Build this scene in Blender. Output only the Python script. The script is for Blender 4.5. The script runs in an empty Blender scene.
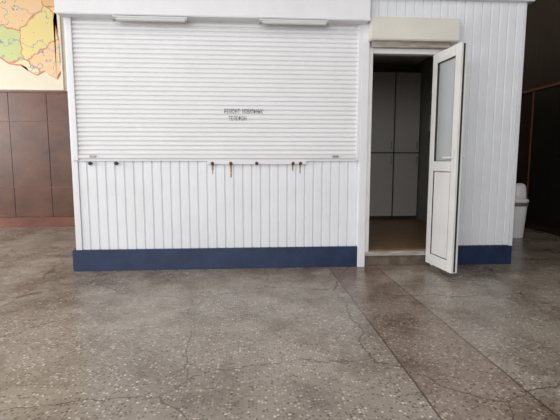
import bpy, bmesh, math, random
from mathutils import Vector, Matrix
random.seed(4)
S=bpy.context.scene
S.view_settings.view_transform='Standard'
S.view_settings.look='None'

# ---------------------------------------------------------------- materials
def mat(name,col,rough=.5,metal=0,var=.0,vscale=6,bump=0,bscale=40,spec=.5,stretch=None,col2=None):
    m=bpy.data.materials.new(name);m.use_nodes=True
    nt=m.node_tree;b=nt.nodes['Principled BSDF']
    b.inputs['Roughness'].default_value=rough;b.inputs['Metallic'].default_value=metal
    b.inputs['Specular IOR Level'].default_value=spec
    tc=nt.nodes.new('ShaderNodeTexCoord')
    mp=nt.nodes.new('ShaderNodeMapping');nt.links.new(tc.outputs['Object'],mp.inputs[0])
    if stretch: mp.inputs['Scale'].default_value=stretch
    n=nt.nodes.new('ShaderNodeTexNoise');n.inputs['Scale'].default_value=vscale;n.inputs['Detail'].default_value=6
    n.inputs['Roughness'].default_value=.65
    nt.links.new(mp.outputs[0],n.inputs['Vector'])
    r=nt.nodes.new('ShaderNodeValToRGB')
    r.color_ramp.elements[0].position=.3;r.color_ramp.elements[1].position=.65
    c2=col2 if col2 else tuple(c*(1-var) for c in col)
    r.color_ramp.elements[0].color=(*c2,1);r.color_ramp.elements[1].color=(*col,1)
    nt.links.new(n.outputs['Fac'],r.inputs[0]);nt.links.new(r.outputs[0],b.inputs['Base Color'])
    if bump:
        n2=nt.nodes.new('ShaderNodeTexNoise');n2.inputs['Scale'].default_value=bscale
        bp=nt.nodes.new('ShaderNodeBump');bp.inputs['Strength'].default_value=bump;bp.inputs['Distance'].default_value=.01
        nt.links.new(mp.outputs[0],n2.inputs['Vector']);nt.links.new(n2.outputs['Fac'],bp.inputs['Height']);nt.links.new(bp.outputs[0],b.inputs['Normal'])
    return m
def srgb(r,g,b):
    f=lambda c:(c/255/12.92) if c/255<=.04045 else ((c/255+.055)/1.055)**2.4
    return (f(r),f(g),f(b))
M={}
M['white']=mat('white_painted_metal',srgb(228,229,233),.42,var=.07,vscale=3)
M['siding']=mat('white_siding',srgb(232,234,239),.42,var=.08,vscale=2.2)
M['shutter']=mat('shutter_white',srgb(234,234,237),.4,var=.05,vscale=2)
M['cream']=mat('cream_metal',srgb(218,216,207),.45,var=.08,vscale=4)
M['pvc']=mat('white_plastic',srgb(226,225,224),.3,var=.12,vscale=4)
M['blue']=mat('blue_paint',srgb(34,52,88),.4,var=.45,vscale=7,bump=.15)
M['dirty']=mat('dirty_sill',srgb(186,180,172),.5,col2=srgb(120,106,92),vscale=12,stretch=(.4,1,3))
M['riser']=mat('worn_brown_riser',srgb(112,98,86),.6,col2=srgb(66,55,46),vscale=10)
M['rust']=mat('rust',srgb(120,78,48),.8,col2=srgb(60,40,30),vscale=60)
M['stain']=mat('rust_stain',srgb(176,150,122),.8,col2=srgb(130,96,68),vscale=60)
M['dark']=mat('dark_rubber',srgb(40,40,42),.6)
M['grey']=mat('grey_metal',srgb(150,150,152),.4,metal=.5)
M['tube']=mat('batten_diffuser',srgb(205,206,205),.35,var=.05)
M['cab']=mat('cabinet_laminate',srgb(198,194,187),.4,var=.05)
M['cabbody']=mat('cabinet_carcass',srgb(54,50,46),.6,var=.1)
M['kfloor']=mat('kiosk_linoleum',srgb(148,114,80),.4,var=.35,vscale=9)
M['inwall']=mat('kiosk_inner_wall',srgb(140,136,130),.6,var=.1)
M['plaster']=mat('plaster',srgb(196,184,164),.8,var=.1,vscale=2,bump=.1)
M['ceil']=mat('ceiling_paint',srgb(190,188,182),.9,var=.05)
M['wood']=mat('dark_wood',srgb(48,33,25),.4,col2=srgb(27,19,15),vscale=4,stretch=(6,6,.6))
M['woodgreen']=mat('dark_green_wood',srgb(30,28,22),.4,col2=srgb(17,16,13),vscale=4,stretch=(6,6,.6))
M['ochre']=mat('ochre_batten',srgb(120,76,38),.45,var=.3,vscale=8)
M['bin']=mat('bin_plastic',srgb(236,236,236),.35,var=.06)
M['binliner']=mat('grey_plastic',srgb(105,105,108),.5)
M['ink']=mat('ink',srgb(48,52,74),.7,var=.3,vscale=60)
M['brown']=mat('brown_wood_cladding',srgb(98,62,46),.34,col2=srgb(62,39,30),vscale=2.2,bump=.04,bscale=5,stretch=(1,1,1.6))
M['brownlow']=mat('red_brown_skirting',srgb(122,74,58),.34,col2=srgb(84,50,41),vscale=3)
def glass():
    m=bpy.data.materials.new('door_glass');m.use_nodes=True
    b=m.node_tree.nodes['Principled BSDF'];b.inputs['Base Color'].default_value=(.86,.9,.9,1)
    b.inputs['Roughness'].default_value=.1;b.inputs['Transmission Weight'].default_value=.7
    b.inputs['IOR'].default_value=1.3
    return m
M['glass']=glass()
def terrazzo():
    m=bpy.data.materials.new('terrazzo');m.use_nodes=True;nt=m.node_tree;N=nt.nodes;L=nt.links
    b=N['Principled BSDF'];tc=N.new('ShaderNodeTexCoord')
    def ramp(a,ca,c,cb,interp='LINEAR'):
        r=N.new('ShaderNodeValToRGB');r.color_ramp.interpolation=interp
        r.color_ramp.elements[0].position=a;r.color_ramp.elements[0].color=(*ca,1)
        r.color_ramp.elements[1].position=c;r.color_ramp.elements[1].color=(*cb,1);return r
    def mix(f,a,c,t='MIX'):
        x=N.new('ShaderNodeMix');x.data_type='RGBA';x.blend_type=t
        for k,v in ((0,f),(6,a),(7,c)):
            if isinstance(v,(int,float)): x.inputs[k].default_value=v
            elif isinstance(v,tuple): x.inputs[k].default_value=(*v,1)
            else: L.new(v,x.inputs[k])
        return x.outputs[2]
    def mth(op,a,c=None,d=None):
        x=N.new('ShaderNodeMath');x.operation=op
        for k,v in enumerate((a,c,d)):
            if v is None: continue
            if isinstance(v,(int,float)): x.inputs[k].default_value=v
            else: L.new(v,x.inputs[k])
        return x.outputs[0]
    def noise(s,d=4,r=.6):
        n=N.new('ShaderNodeTexNoise');n.inputs['Scale'].default_value=s;n.inputs['Detail'].default_value=d;n.inputs['Roughness'].default_value=r
        L.new(tc.outputs['Object'],n.inputs['Vector']);return n
    v=N.new('ShaderNodeTexVoronoi');v.inputs['Scale'].default_value=66;L.new(tc.outputs['Object'],v.inputs['Vector'])
    sep=N.new('ShaderNodeSeparateColor');L.new(v.outputs['Color'],sep.inputs[0])
    n=noise(1.1,7,.62)
    rb=ramp(.3,srgb(130,120,110),.7,srgb(166,156,145));L.new(n.outputs['Fac'],rb.inputs[0])
    rc=ramp(0,srgb(68,59,52),1,srgb(224,217,206))
    e=rc.color_ramp.elements.new(.3);e.color=(*srgb(112,101,92),1)
    e=rc.color_ramp.elements.new(.75);e.color=(*srgb(168,158,148),1)
    L.new(sep.outputs[0],rc.inputs[0])
    chipmask=ramp(.3,(1,1,1),.5,(0,0,0));L.new(v.outputs['Distance'],chipmask.inputs[0])
    cm=mth('MULTIPLY',chipmask.outputs[0],.85)
    col=mix(cm,rb.outputs[0],rc.outputs[0])
    sx=N.new('ShaderNodeSeparateXYZ');L.new(tc.outputs['Object'],sx.inputs[0])
    X=sx.outputs[0];Y=sx.outputs[1]
    n3=noise(2.2,5)
    wob=mth('MULTIPLY',mth('SUBTRACT',n3.outputs['Fac'],.5),.03)
    Xw=mth('ADD',X,wob);Yw=mth('ADD',Y,wob)
    ins=mth('MULTIPLY',mth('GREATER_THAN',Xw,.75),mth('LESS_THAN',Xw,1.22))
    v2=N.new('ShaderNodeTexVoronoi');v2.inputs['Scale'].default_value=75;L.new(tc.outputs['Object'],v2.inputs['Vector'])
    s2=N.new('ShaderNodeSeparateColor');L.new(v2.outputs['Color'],s2.inputs[0])
    bright=mth('MULTIPLY',mth('GREATER_THAN',s2.outputs[1],.85),mth('LESS_THAN',v2.outputs['Distance'],.38))
    dk=mix(1.0,col,srgb(236,226,222),'MULTIPLY')
    dk=mix(mth('MULTIPLY',bright,.5),dk,srgb(210,202,190))
    col=mix(ins,col,dk)
    nd=noise(2.6,9,.72)
    near=N.new('ShaderNodeMapRange');near.inputs[1].default_value=-1.6;near.inputs[2].default_value=-.1;near.inputs[3].default_value=0;near.inputs[4].default_value=.08
    L.new(Y,near.inputs[0])
    rd=ramp(.47,(1,1,1),.7,srgb(188,176,166));L.new(mth('ADD',nd.outputs['Fac'],near.outputs[0]),rd.inputs[0])
    col=mix(1.0,col,rd.outputs[0],'MULTIPLY')
    jm=None
    for c,w,ax in ((.75,.005,Xw),(1.22,.006,Xw),(-1.75,.004,Xw),(3.4,.004,Xw)):
        j=mth('LESS_THAN',mth('ABSOLUTE',mth('SUBTRACT',ax,c)),w)
        jm=j if jm is None else mth('MAXIMUM',jm,j)
    v3=N.new('ShaderNodeTexVoronoi');v3.feature='DISTANCE_TO_EDGE';v3.inputs['Scale'].default_value=.7
    nv=noise(3,5)
    vm=N.new('ShaderNodeVectorMath');vm.operation='MULTIPLY_ADD';L.new(nv.outputs['Color'],vm.inputs[0]);vm.inputs[1].default_value=(.3,.3,0);L.new(tc.outputs['Object'],vm.inputs[2])
    L.new(vm.outputs[0],v3.inputs['Vector'])
    cr=mth('MULTIPLY',mth('LESS_THAN',v3.outputs['Distance'],.003),.9)
    jm=mth('MAXIMUM',jm,cr)
    col=mix(mth('MULTIPLY',jm,.7),col,srgb(60,50,43))
    L.new(col,b.inputs['Base Color'])
    rr=N.new('ShaderNodeMapRange');rr.inputs[1].default_value=.3;rr.inputs[2].default_value=.7;rr.inputs[3].default_value=.2;rr.inputs[4].default_value=.38
    L.new(n.outputs['Fac'],rr.inputs[0]);L.new(rr.outputs[0],b.inputs['Roughness'])
    nb=noise(7,2)
    bp=N.new('ShaderNodeBump');bp.inputs['Strength'].default_value=.1;bp.inputs['Distance'].default_value=.02
    L.new(nb.outputs['Fac'],bp.inputs['Height']);L.new(bp.outputs[0],b.inputs['Normal'])
    return m
M['terrazzo']=terrazzo()

# ---------------------------------------------------------------- mesh helpers
def finish(bm,name,m,parent=None,smooth=False,**props):
    me=bpy.data.meshes.new(name);bmesh.ops.recalc_face_normals(bm,faces=bm.faces);bm.to_mesh(me);bm.free()
    if smooth:
        for p in me.polygons:p.use_smooth=True
    me.materials.append(M[m] if isinstance(m,str) else m)
    o=bpy.data.objects.new(name,me);S.collection.objects.link(o)
    if parent: o.parent=parent
    for k,v in props.items():o[k]=v
    return o
def addbox(bm,x0,x1,y0,y1,z0,z1,bev=0):
    t=bmesh.new();bmesh.ops.create_cube(t,size=1)
    bmesh.ops.scale(t,vec=(x1-x0,y1-y0,z1-z0),verts=t.verts)
    bmesh.ops.translate(t,vec=((x0+x1)/2,(y0+y1)/2,(z0+z1)/2),verts=t.verts)
    if bev: bmesh.ops.bevel(t,geom=t.edges[:],offset=bev,segments=2,affect='EDGES')
    me=bpy.data.meshes.new('t');t.to_mesh(me);t.free();bm.from_mesh(me);bpy.data.meshes.remove(me)
def boxes(name,lst,m,parent=None,bev=.003,**p):
    bm=bmesh.new()
    for b in lst: addbox(bm,*b,bev=bev)
    return finish(bm,name,m,parent,**p)
def cyl(bm,p0,p1,r0,r1=None,seg=20):
    r1=r0 if r1 is None else r1
    p0=Vector(p0);p1=Vector(p1);d=p1-p0
    q=Vector((0,0,1)).rotation_difference(d).to_matrix().to_4x4()
    bmesh.ops.create_cone(bm,cap_ends=True,segments=seg,radius1=r0,radius2=r1,depth=d.length,matrix=Matrix.Translation((p0+p1)/2)@q)
def siding(name,x0,x1,z0,z1,parent,pitch=.0835,depth=.05,m='siding'):
    prof=[];x=x0
    while x<x1-1e-4:
        e=min(x+pitch,x1)
        prof+= [(x+.001,.0095),(min(x+.004,e),.0095),(min(x+.010,e),.0),(max(e-.010,x+.012),-.001),(max(e-.003,x+.013),.006)]
        x=e
    prof[0]=(x0,.0)
    prof=[p for p in prof if p[0]<=x1]+[(x1,.0)]
    bm=bmesh.new();rows=[]
    for z in (z0,z1): rows.append([bm.verts.new((px,py,z)) for px,py in prof])
    back=[[bm.verts.new((x0,depth,z)),bm.verts.new((x1,depth,z))] for z in (z0,z1)]
    for i in range(len(prof)-1): bm.faces.new((rows[0][i],rows[0][i+1],rows[1][i+1],rows[1][i]))
    bm.faces.new((back[0][0],back[0][1],back[1][1],back[1][0]))
    for k in (0,1): bm.faces.new(rows[k]+[back[k][1],back[k][0]])
    bm.faces.new((rows[0][0],back[0][0],back[1][0],rows[1][0]));bm.faces.new((rows[0][-1],back[0][1],back[1][1],rows[1][-1]))
    return finish(bm,name,m,parent)
def empty(name,loc=(0,0,0),**p):
    o=bpy.data.objects.new(name,None);S.collection.objects.link(o);o.location=loc;o.empty_display_size=.1
    for k,v in p.items():o[k]=v
    return o

# ---------------------------------------------------------------- room shell
boxes('floor',[(-7,4.27,-9,2.83,-.1,0)],'terrazzo',bev=0,kind='structure')
boxes('wall_back',[(-7,4.42,2.83,3.0,-.1,4.2)],'plaster',bev=0,kind='structure')
boxes('wall_right',[(4.27,4.42,-9,2.83,-.1,4.2)],'wood',bev=0,kind='structure')
boxes('ceiling',[(-7,4.42,-9,3.0,4.2,4.3)],'ceil',bev=0,kind='structure')
bm=bmesh.new();x=-7.0
rows=[(.16,.62),(.627,1.62),(1.627,2.05)]
while x<4.2:
    w=.56
    for z0,z1 in rows: addbox(bm,x,min(x+w-.006,4.26),2.80+random.uniform(0,.004),2.83,z0,z1,bev=.002)
    x+=w
finish(bm,'trim_1','brown',kind='structure')
boxes('baseboard_back',[(-7,4.26,2.79,2.83,0,.155)],'brownlow',kind='structure')
boxes('trim_2',[(-7,4.26,2.79,2.83,2.055,2.085)],'brownlow',kind='structure')
bm=bmesh.new()
for y in (2.2,1.32,.44,-.44,-1.32,-2.2,-3.08):
    addbox(bm,4.235,4.27,y-.86,y-.02,.1,2.05,bev=.006)
    addbox(bm,4.22,4.24,y-.76,y-.12,.2,.95,bev=.006)
    addbox(bm,4.22,4.24,y-.76,y-.12,1.1,1.95,bev=.006)
finish(bm,'trim_3','woodgreen',kind='structure')
L=[(4.21,4.27,-4,2.78,2.06,2.10)]+[(4.225,4.27,y-.012,y+.008,.1,2.06) for y in (2.2,1.32,.44,-.44,-1.32,-2.2)]
boxes('trim_4',L,'ochre',kind='structure')
boxes('baseboard_right',[(4.23,4.27,-9,2.78,0,.1)],'wood',kind='structure')

# ---------------------------------------------------------------- kiosk
K=empty('kiosk',(0,0,0),label='white ribbed sales kiosk with closed roller shutter and open door',category='kiosk')
XL,XR=-1.62,2.605
siding('siding_panel',XL+.05,1.03,.195,1.035,K)
siding('siding_panel',1.85,XR-.03,.19,2.5,K)
siding('siding_panel',1.03,1.85,2.06,2.5,K)
boxes('wall_board',[(XL,1.03,.0,.05,1.035,2.5)],'white',K)
boxes('corner_trim',[(XL,XL+.055,-.012,.04,.0,2.5)],'white',K)
boxes('corner_trim',[(XR-.035,XR,-.012,.04,.0,2.5)],'white',K)
boxes('side_wall',[(XL,XL+.05,.04,2.72,0,2.5)],'white',K)
boxes('side_wall',[(XR-.04,XR,.04,2.72,0,2.5)],'white',K)
boxes('inner_lining',[(XR-.046,XR-.04,.05,2.67,.14,2.5)],'inwall',K,bev=0)
boxes('rear_wall',[(XL+.05,XR-.046,2.67,2.72,0,2.5)],'inwall',K)
boxes('roof',[(XL-.02,XR+.05,-.05,2.74,2.5,2.57)],'white',K)
boxes('kiosk_floor',[(XL+.05,XR-.04,.05,2.67,.02,.14)],'kfloor',K,bev=0)
boxes('plinth',[(XL-.03,1.03,-.028,.05,0,.2)],'blue',K)
boxes('plinth',[(1.86,XR-.01,-.028,.05,0,.185)],'blue',K)
boxes('post',[(1.03,1.10,-.045,.05,0,2.27)],'white',K)
bm=bmesh.new()
z=1.075;prof=[]
pitch=.0405
while z<2.27:
    for f,d in ((0,.003),(.1,.003),(.15,-.006),(.35,-.012),(.6,-.0125),(.84,-.008),(.92,-.001)):
        prof.append((z+f*pitch,-.012+d))
    z+=pitch
vs=[[bm.verts.new((x,y,zz)) for zz,y in prof] for x in (-1.55,1.005)]
vb=[[bm.verts.new((x,-.002,zz)) for zz in (prof[0][0],prof[-1][0])] for x in (-1.55,1.005)]
for i in range(len(prof)-1): bm.faces.new((vs[0][i],vs[0][i+1],vs[1][i+1],vs[1][i]))
bm.faces.new((vb[0][0],vb[0][1],vb[1][1],vb[1][0]))
SH=finish(bm,'roller_shutter','shutter',K,label='closed white slatted roller shutter')
boxes('bottom_rail',[(-1.552,1.007,-.034,-.002,1.045,1.078)],'white',SH)
boxes('guide_rail',[(-1.60,-1.548,-.04,.0,1.03,2.27)],'white',SH)
boxes('guide_rail',[(1.0,1.03,-.04,.0,1.03,2.27)],'white',SH)
for x in (-1.42,.80):
    bm=bmesh.new();addbox(bm,x-.03,x+.03,-.044,-.034,1.055,1.075,bev=.003)
    finish(bm,'shutter_latch','grey',SH)
boxes('shutter_housing',[(-1.63,1.07,-.16,.0,2.262,2.5),(-1.635,1.075,-.166,-.155,2.255,2.28)],'white',K,bev=.006)
def text(s,x,z,size,y,parent,width,name='handwriting'):
    c=bpy.data.curves.new(name,'FONT');c.body=s;c.size=size;c.extrude=.0004;c.resolution_u=2;c.space_character=1.15
    o=bpy.data.objects.new(name,c);S.collection.objects.link(o)
    bpy.context.view_layer.update()
    me=bpy.data.meshes.new_from_object(o.evaluated_get(bpy.context.evaluated_depsgraph_get()))
    bpy.data.objects.remove(o)
    xs=[v.co.x for v in me.vertices];sx=width/(max(xs)-min(xs))
    me.transform(Matrix.Translation((x,y,z))@Matrix.Rotation(math.pi/2,4,'X')@Matrix.Diagonal((sx,1,1,1)))
    me.materials.clear();me.materials.append(M['ink'])
    q=bpy.data.objects.new(name,me);S.collection.objects.link(q);q.parent=parent
    return q
text('РЕМОНТ',-.235,1.455,.058,-.0255,SH,.14)
text('МОБИЛЬНЫХ',-.07,1.455,.058,-.0255,SH,.185)
text('ТЕЛЕФОН',-.195,1.395,.05,-.0255,SH,.16)
boxes('ledge',[(-1.58,1.03,-.02,.03,1.02,1.045)],'white',K)
boxes('ledge_bracket',[(-.40,.53,-.03,.0,.99,1.022)],'white',K)
for x in (-1.45,-1.22,-.35,-.18,.06,.40,.47):
    bm=bmesh.new();cyl(bm,(x,-.0,1.0),(x,-.045,1.0),.012,.010);cyl(bm,(x,-.02,1.0),(x,-.036,1.0),.017,seg=6)
    finish(bm,'bolt','rust' if x not in (-1.45,-1.22) else 'dark',K)
def stain(x,z0,z1,w):
    bm=bmesh.new();n=8;a=[];b=[]
    for i in range(n+1):
        t=i/n;ww=w*(1-.6*t)*(1+random.uniform(-.3,.3));zz=z0+(z1-z0)*t
        a.append(bm.verts.new((x-ww,-.0022,zz)));b.append(bm.verts.new((x+ww,-.0022,zz)))
    for i in range(n):bm.faces.new((a[i],b[i],b[i+1],a[i+1]))
    return finish(bm,'rust_stain','stain',K)
stain(-.35,.99,.90,.01);stain(-.18,.99,.87,.012);stain(.40,.99,.93,.009);stain(.47,.99,.90,.008)
boxes('door_shutter_box',[(1.085,1.91,-.13,.0,2.105,2.305)],'cream',K,bev=.008)
boxes('door_shutter_edge',[(1.12,1.85,-.075,-.045,2.055,2.115)],'dirty',K,bev=.004)
fr=[(1.10,1.14,-.03,.05,.145,2.06),(1.77,1.86,-.03,.05,.0,2.06),(1.14,1.77,-.03,.05,2.01,2.06)]
boxes('door_frame',fr,'pvc',K,bev=.004)
boxes('riser',[(1.10,1.77,-.015,.06,0,.105)],'riser',K,bev=.004)
boxes('threshold',[(1.10,1.77,-.035,.07,.105,.145)],'dirty',K,bev=.004)
W=.45;H0=.045;H1=1.995
bm=bmesh.new()
fw=.08
addbox(bm,0,fw,-.03,.03,H0,H1,bev=.004);addbox(bm,W-fw,W,-.03,.03,H0,H1,bev=.004)
addbox(bm,fw,W-fw,-.0295,.0295,H0,H0+.10,bev=.003);addbox(bm,fw,W-fw,-.0295,.0295,H1-.09,H1,bev=.003)
addbox(bm,fw,W-fw,-.0295,.0295,.93,1.02,bev=.003)
DL=finish(bm,'door','pvc',K,label='open white plastic door with glazed upper half')
boxes('door_panel',[(fw,W-fw,-.018,.018,H0+.10,.93)],'pvc',DL)
boxes('door_glass',[(fw,W-fw,-.008,.008,1.02,H1-.09)],'glass',DL,bev=0)
g=[]
for z0,z1 in ((H0+.10,.93),(1.02,H1-.09)):
    for s in (-1,1):
        y0,y1=(.018,.027) if s>0 else (-.027,-.018)
        if z0>1: y0,y1=(.008,.027) if s>0 else (-.027,-.008)
        g+=[(fw,fw+.005,y0,y1,z0,z1),(W-fw-.005,W-fw,y0,y1,z0,z1),(fw,W-fw,y0,y1,z0,z0+.005),(fw,W-fw,y0,y1,z1-.005,z1)]
boxes('gasket',g,'dark',DL,bev=0)
bm=bmesh.new()
for s in (-1,1):
    addbox(bm,W-.058,W-.026,min(s*.03,s*.036),max(s*.03,s*.036),.93,1.12,bev=.003)
    cyl(bm,(W-.042,s*.035,1.05),(W-.042,s*.065,1.05),.009)
    cyl(bm,(W-.042,s*.062,1.05),(W-.15,s*.062,1.05),.009)
finish(bm,'door_handle','pvc',DL)
boxes('edge_seal',[(W-.0005,W+.003,-.008,.008,H0+.01,H1-.01),(.0,W,-.006,.006,H0-.004,H0)],'dark',DL,bev=0)
for z in (.3,1.75):
    bm=bmesh.new();cyl(bm,(-.008,.032,z-.05),(-.008,.032,z+.05),.010);finish(bm,'hinge','pvc',DL)
DL.location=(1.728,-.055,0);DL.rotation_euler=(0,0,math.atan2(-.45,.040))

# ---------------------------------------------------------------- light battens under housing
def batten(x0,x1):
    e=empty('light_batten',((x0+x1)/2,-.13,2.257),label='slim tubular light batten fixed under shutter housing',category='light fixture',group='light battens under the shutter housing')
    h=(x1-x0)/2
    bm=bmesh.new();addbox(bm,-h,h,-.02,.02,-.016,-.001,bev=.003);finish(bm,'base',"white",e)
    bm=bmesh.new();cyl(bm,(-h+.02,0,-.026),(h-.02,0,-.026),.016);finish(bm,'tube','tube',e)
    for s in (-1,1):
        bm=bmesh.new();cyl(bm,(s*(h-.022),0,-.026),(s*h,0,-.026),.019);finish(bm,'end_cap','grey',e)
batten(-1.16,-.53);batten(.09,.70)

# ---------------------------------------------------------------- cabinets inside
def cabinet(x0,w):
    e=empty('tall_cabinet',(x0+w/2,2.45,.14),label='tall pale laminate cabinet with upper and lower doors',category='cabinet',group='tall cabinets along the rear wall of the kiosk')
    h=w/2-.001
    bm=bmesh.new();addbox(bm,-h,h,-.13,.21,.0,2.2,bev=.002);finish(bm,'body','cabbody',e)
    for z0,z1,hz in ((.05,1.0,.9),(1.018,2.19,1.12)):
        bm=bmesh.new();addbox(bm,-h+.008,h-.008,-.15,-.131,z0,z1,bev=.003);d=finish(bm,'door','cab',e)
        bm=bmesh.new();addbox(bm,h-.05,h-.038,-.175,-.165,hz-.06,hz+.06,bev=.002)
        for q in (-.05,.05): addbox(bm,h-.048,h-.040,-.17,-.149,hz+q-.005,hz+q+.005)
        finish(bm,'handle','grey',d)
x=.994
for i in range(4): cabinet(x,.388);x+=.39
e=empty('wall_calendar',(2.558,1.75,1.45),label='printed wall calendar hanging on the kiosk side wall',category='calendar')
boxes('backing',[(-.008,-.002,-.22,.22,0,.55)],'cream',e,bev=.001)
boxes('picture',[(-.012,-.008,-.2,.2,.22,.53)],mat('calendar_print',srgb(120,90,80),.4,col2=srgb(50,70,60),vscale=8),e,bev=0)

# ---------------------------------------------------------------- white bin
e=empty('waste_bin',(3.57,1.42,0),label='white plastic waste bin with narrow lid beside the kiosk',category='bin')
def lathe(name,prof,m,parent,sq=.8,seg=32):
    bm=bmesh.new();r=[]
    for rad,z in prof:
        r.append([bm.verts.new((rad*math.copysign(abs(math.cos(a))**sq,math.cos(a)),rad*math.copysign(abs(math.sin(a))**sq,math.sin(a)),z)) for a in [2*math.pi*i/seg for i in range(seg)]])
    for a,b in zip(r,r[1:]):
        for i in range(seg): bm.faces.new((a[i],a[(i+1)%seg],b[(i+1)%seg],b[i]))
    bm.faces.new(r[0]);bm.faces.new(r[-1])
    return finish(bm,name,m,parent,smooth=True)
lathe('bin_body',[(.085,0),(.09,.01),(.115,.42),(.118,.44)],'bin',e)
lathe('liner',[(.121,.43),(.127,.44),(.125,.475),(.12,.48)],'binliner',e)
lathe('rim',[(.118,.478),(.13,.482),(.13,.51),(.115,.525)],'bin',e)
lathe('lid',[(.10,.52),(.098,.58),(.09,.68),(.075,.715),(.05,.73)],'bin',e)

# ---------------------------------------------------------------- map on wall
def districts(name,cols,scale):
    m=bpy.data.materials.new(name);m.use_nodes=True;nt=m.node_tree;N=nt.nodes;L=nt.links;b=N['Principled BSDF'];b.inputs['Roughness'].default_value=.5
    tc=N.new('ShaderNodeTexCoord');n=N.new('ShaderNodeTexNoise');n.inputs['Scale'].default_value=9;n.inputs['Detail'].default_value=4
    L.new(tc.outputs['Object'],n.inputs['Vector'])
    vm=N.new('ShaderNodeVectorMath');vm.operation='MULTIPLY_ADD';vm.inputs[1].default_value=(.14,0,.14)
    L.new(n.outputs['Color'],vm.inputs[0]);L.new(tc.outputs['Object'],vm.inputs[2])
    v=N.new('ShaderNodeTexVoronoi');v.inputs['Scale'].default_value=scale;L.new(vm.outputs[0],v.inputs['Vector'])
    ve=N.new('ShaderNodeTexVoronoi');ve.feature='DISTANCE_TO_EDGE';ve.inputs['Scale'].default_value=scale;L.new(vm.outputs[0],ve.inputs['Vector'])
    s=N.new('ShaderNodeSeparateColor');L.new(v.outputs['Color'],s.inputs[0])
    r=N.new('ShaderNodeValToRGB');r.color_ramp.interpolation='CONSTANT'
    r.color_ramp.elements[0].color=(*srgb(*cols[0]),1);r.color_ramp.elements[1].position=1/len(cols);r.color_ramp.elements[1].color=(*srgb(*cols[1]),1)
    for i in range(2,len(cols)): e=r.color_ramp.elements.new(i/len(cols));e.color=(*srgb(*cols[i]),1)
    L.new(s.outputs[0],r.inputs[0])
    lt=N.new('ShaderNodeMath');lt.operation='LESS_THAN';lt.inputs[1].default_value=.018;L.new(ve.outputs['Distance'],lt.inputs[0])
    mx=N.new('ShaderNodeMix');mx.data_type='RGBA';L.new(lt.outputs[0],mx.inputs[0]);L.new(r.outputs[0],mx.inputs[6]);mx.inputs[7].default_value=(*srgb(196,130,108),1)
    v4=N.new('ShaderNodeTexVoronoi');v4.inputs['Scale'].default_value=14;L.new(tc.outputs['Object'],v4.inputs['Vector'])
    l4=N.new('ShaderNodeMath');l4.operation='LESS_THAN';l4.inputs[1].default_value=.09;L.new(v4.outputs['Distance'],l4.inputs[0])
    m2=N.new('ShaderNodeMix');m2.data_type='RGBA';L.new(l4.outputs[0],m2.inputs[0]);L.new(mx.outputs[2],m2.inputs[6]);m2.inputs[7].default_value=(*srgb(120,90,80),1)
    n5=N.new('ShaderNodeTexNoise');n5.inputs['Scale'].default_value=2.5;n5.inputs['Detail'].default_value=5;L.new(tc.outputs['Object'],n5.inputs['Vector'])
    a5=N.new('ShaderNodeMath');a5.operation='COMPARE';a5.inputs[1].default_value=.5;a5.inputs[2].default_value=.006;L.new(n5.outputs['Fac'],a5.inputs[0])
    m3=N.new('ShaderNodeMix');m3.data_type='RGBA';L.new(a5.outputs[0],m3.inputs[0]);L.new(m2.outputs[2],m3.inputs[6]);m3.inputs[7].default_value=(*srgb(120,150,165),1)
    L.new(m3.outputs[2],b.inputs['Base Color']);return m
e=empty('wall_map',(0,0,0),label='large colourful regional map mounted above the brown cladding',category='map')
boxes('map_board',[(-5.6,-2.84,2.815,2.83,2.11,3.6)],mat('map_paper',srgb(216,208,187),.5,var=.05),e,bev=.001)
boxes('map_frame',[(-5.62,-2.82,2.808,2.83,2.095,2.112),(-2.842,-2.82,2.808,2.83,2.11,3.6)],'cream',e,bev=.002)
def W2(px,py): return (-3.71+px*.01445,3.39-py*.01443)
def poly(pts,m,i,name='map_region'):
    random.seed(7)
    bm=bmesh.new();n=len(pts);rp=[]
    for k in range(n):
        a=pts[k];b=pts[(k+1)%n]
        for t in (0,.25,.5,.75):
            x=a[0]+(b[0]-a[0])*t;y=a[1]+(b[1]-a[1])*t
            if t: x+=random.uniform(-1.3,1.3);y+=random.uniform(-1.3,1.3)
            rp.append((x,y))
    vs=[]
    for p in rp:
        X,Z=W2(*p);vs.append(bm.verts.new((X,2.8145-i*.0006,Z)))
    f=bm.faces.new(vs);bmesh.ops.triangulate(bm,faces=[f])
    return finish(bm,name,m,e)
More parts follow.
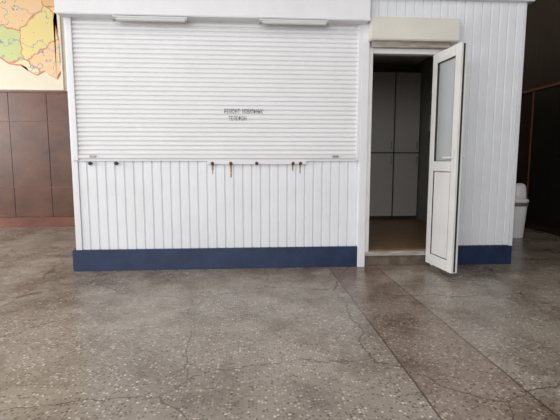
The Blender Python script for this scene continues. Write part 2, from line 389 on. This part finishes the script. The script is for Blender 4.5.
border=[(-70,-5),(-20,-12),(30,-12),(58,-8),(56,18),(61,40),(62,68),(56,79),(44,71),(35,75),(22,66),(8,64),(-4,54),(-40,58),(-75,40)]
poly(border,mat('map_border_ink',srgb(204,112,98),.5,var=.08),0,'map_border')
cx=sum(p[0] for p in border)/15;cy=sum(p[1] for p in border)/15
def shrink(p,d=1.5):
    v=Vector((cx-p[0],cy-p[1]));v.normalize();return (p[0]+v.x*d,p[1]+v.y*d)
poly([shrink(p) for p in border],districts('map_districts',[(216,200,134),(190,196,138),(222,188,146),(216,206,158),(218,178,130)],1.9),1)
e=empty('conduit_pipe',(-2.72,2.80,2.09),label='slim pale vertical conduit clipped to the wall',category='pipe')
bm=bmesh.new();cyl(bm,(0,0.008,0),(0,0.008,2.1),.02);finish(bm,'pipe','white',e)
for z in (.4,1.3): boxes('clip',[(-.03,.03,-.015,.03,z,z+.03)],'grey',e)

# ---------------------------------------------------------------- lights
def area(loc,target,sx,sy,power,col=(1,1,1)):
    l=bpy.data.lights.new('window_and_overhead_light','AREA');l.shape='RECTANGLE';l.size=sx;l.size_y=sy;l.energy=power;l.color=col
    o=bpy.data.objects.new('window_and_overhead_light',l);S.collection.objects.link(o);o.location=loc
    o.rotation_euler=(Vector(target)-Vector(loc)).to_track_quat('-Z','Y').to_euler()
area((-2.5,-8.5,2.5),(0,0,1),8,2.6,315,(1,.995,.985))
area((-6.8,-1.0,1.9),(0,-.6,0),4.4,2.4,330,(1,.98,.95))
area((0,-2.6,4.1),(0,-1.6,0),7,3,95,(1,.99,.98))  # overhead area light just below the ceiling, facing down; not a window
w=bpy.data.worlds.new('world');S.world=w;w.use_nodes=True
w.node_tree.nodes['Background'].inputs[0].default_value=(.93,.96,1,1);w.node_tree.nodes['Background'].inputs[1].default_value=.6

# ---------------------------------------------------------------- camera
cam=bpy.data.cameras.new('camera');co=bpy.data.objects.new('camera',cam);S.collection.objects.link(co)
cam.sensor_width=36;cam.lens=36*423/560
co.location=(0,-4,1.015)
co.rotation_euler=(math.radians(90-6.5),0,math.radians(-4))
S.camera=co
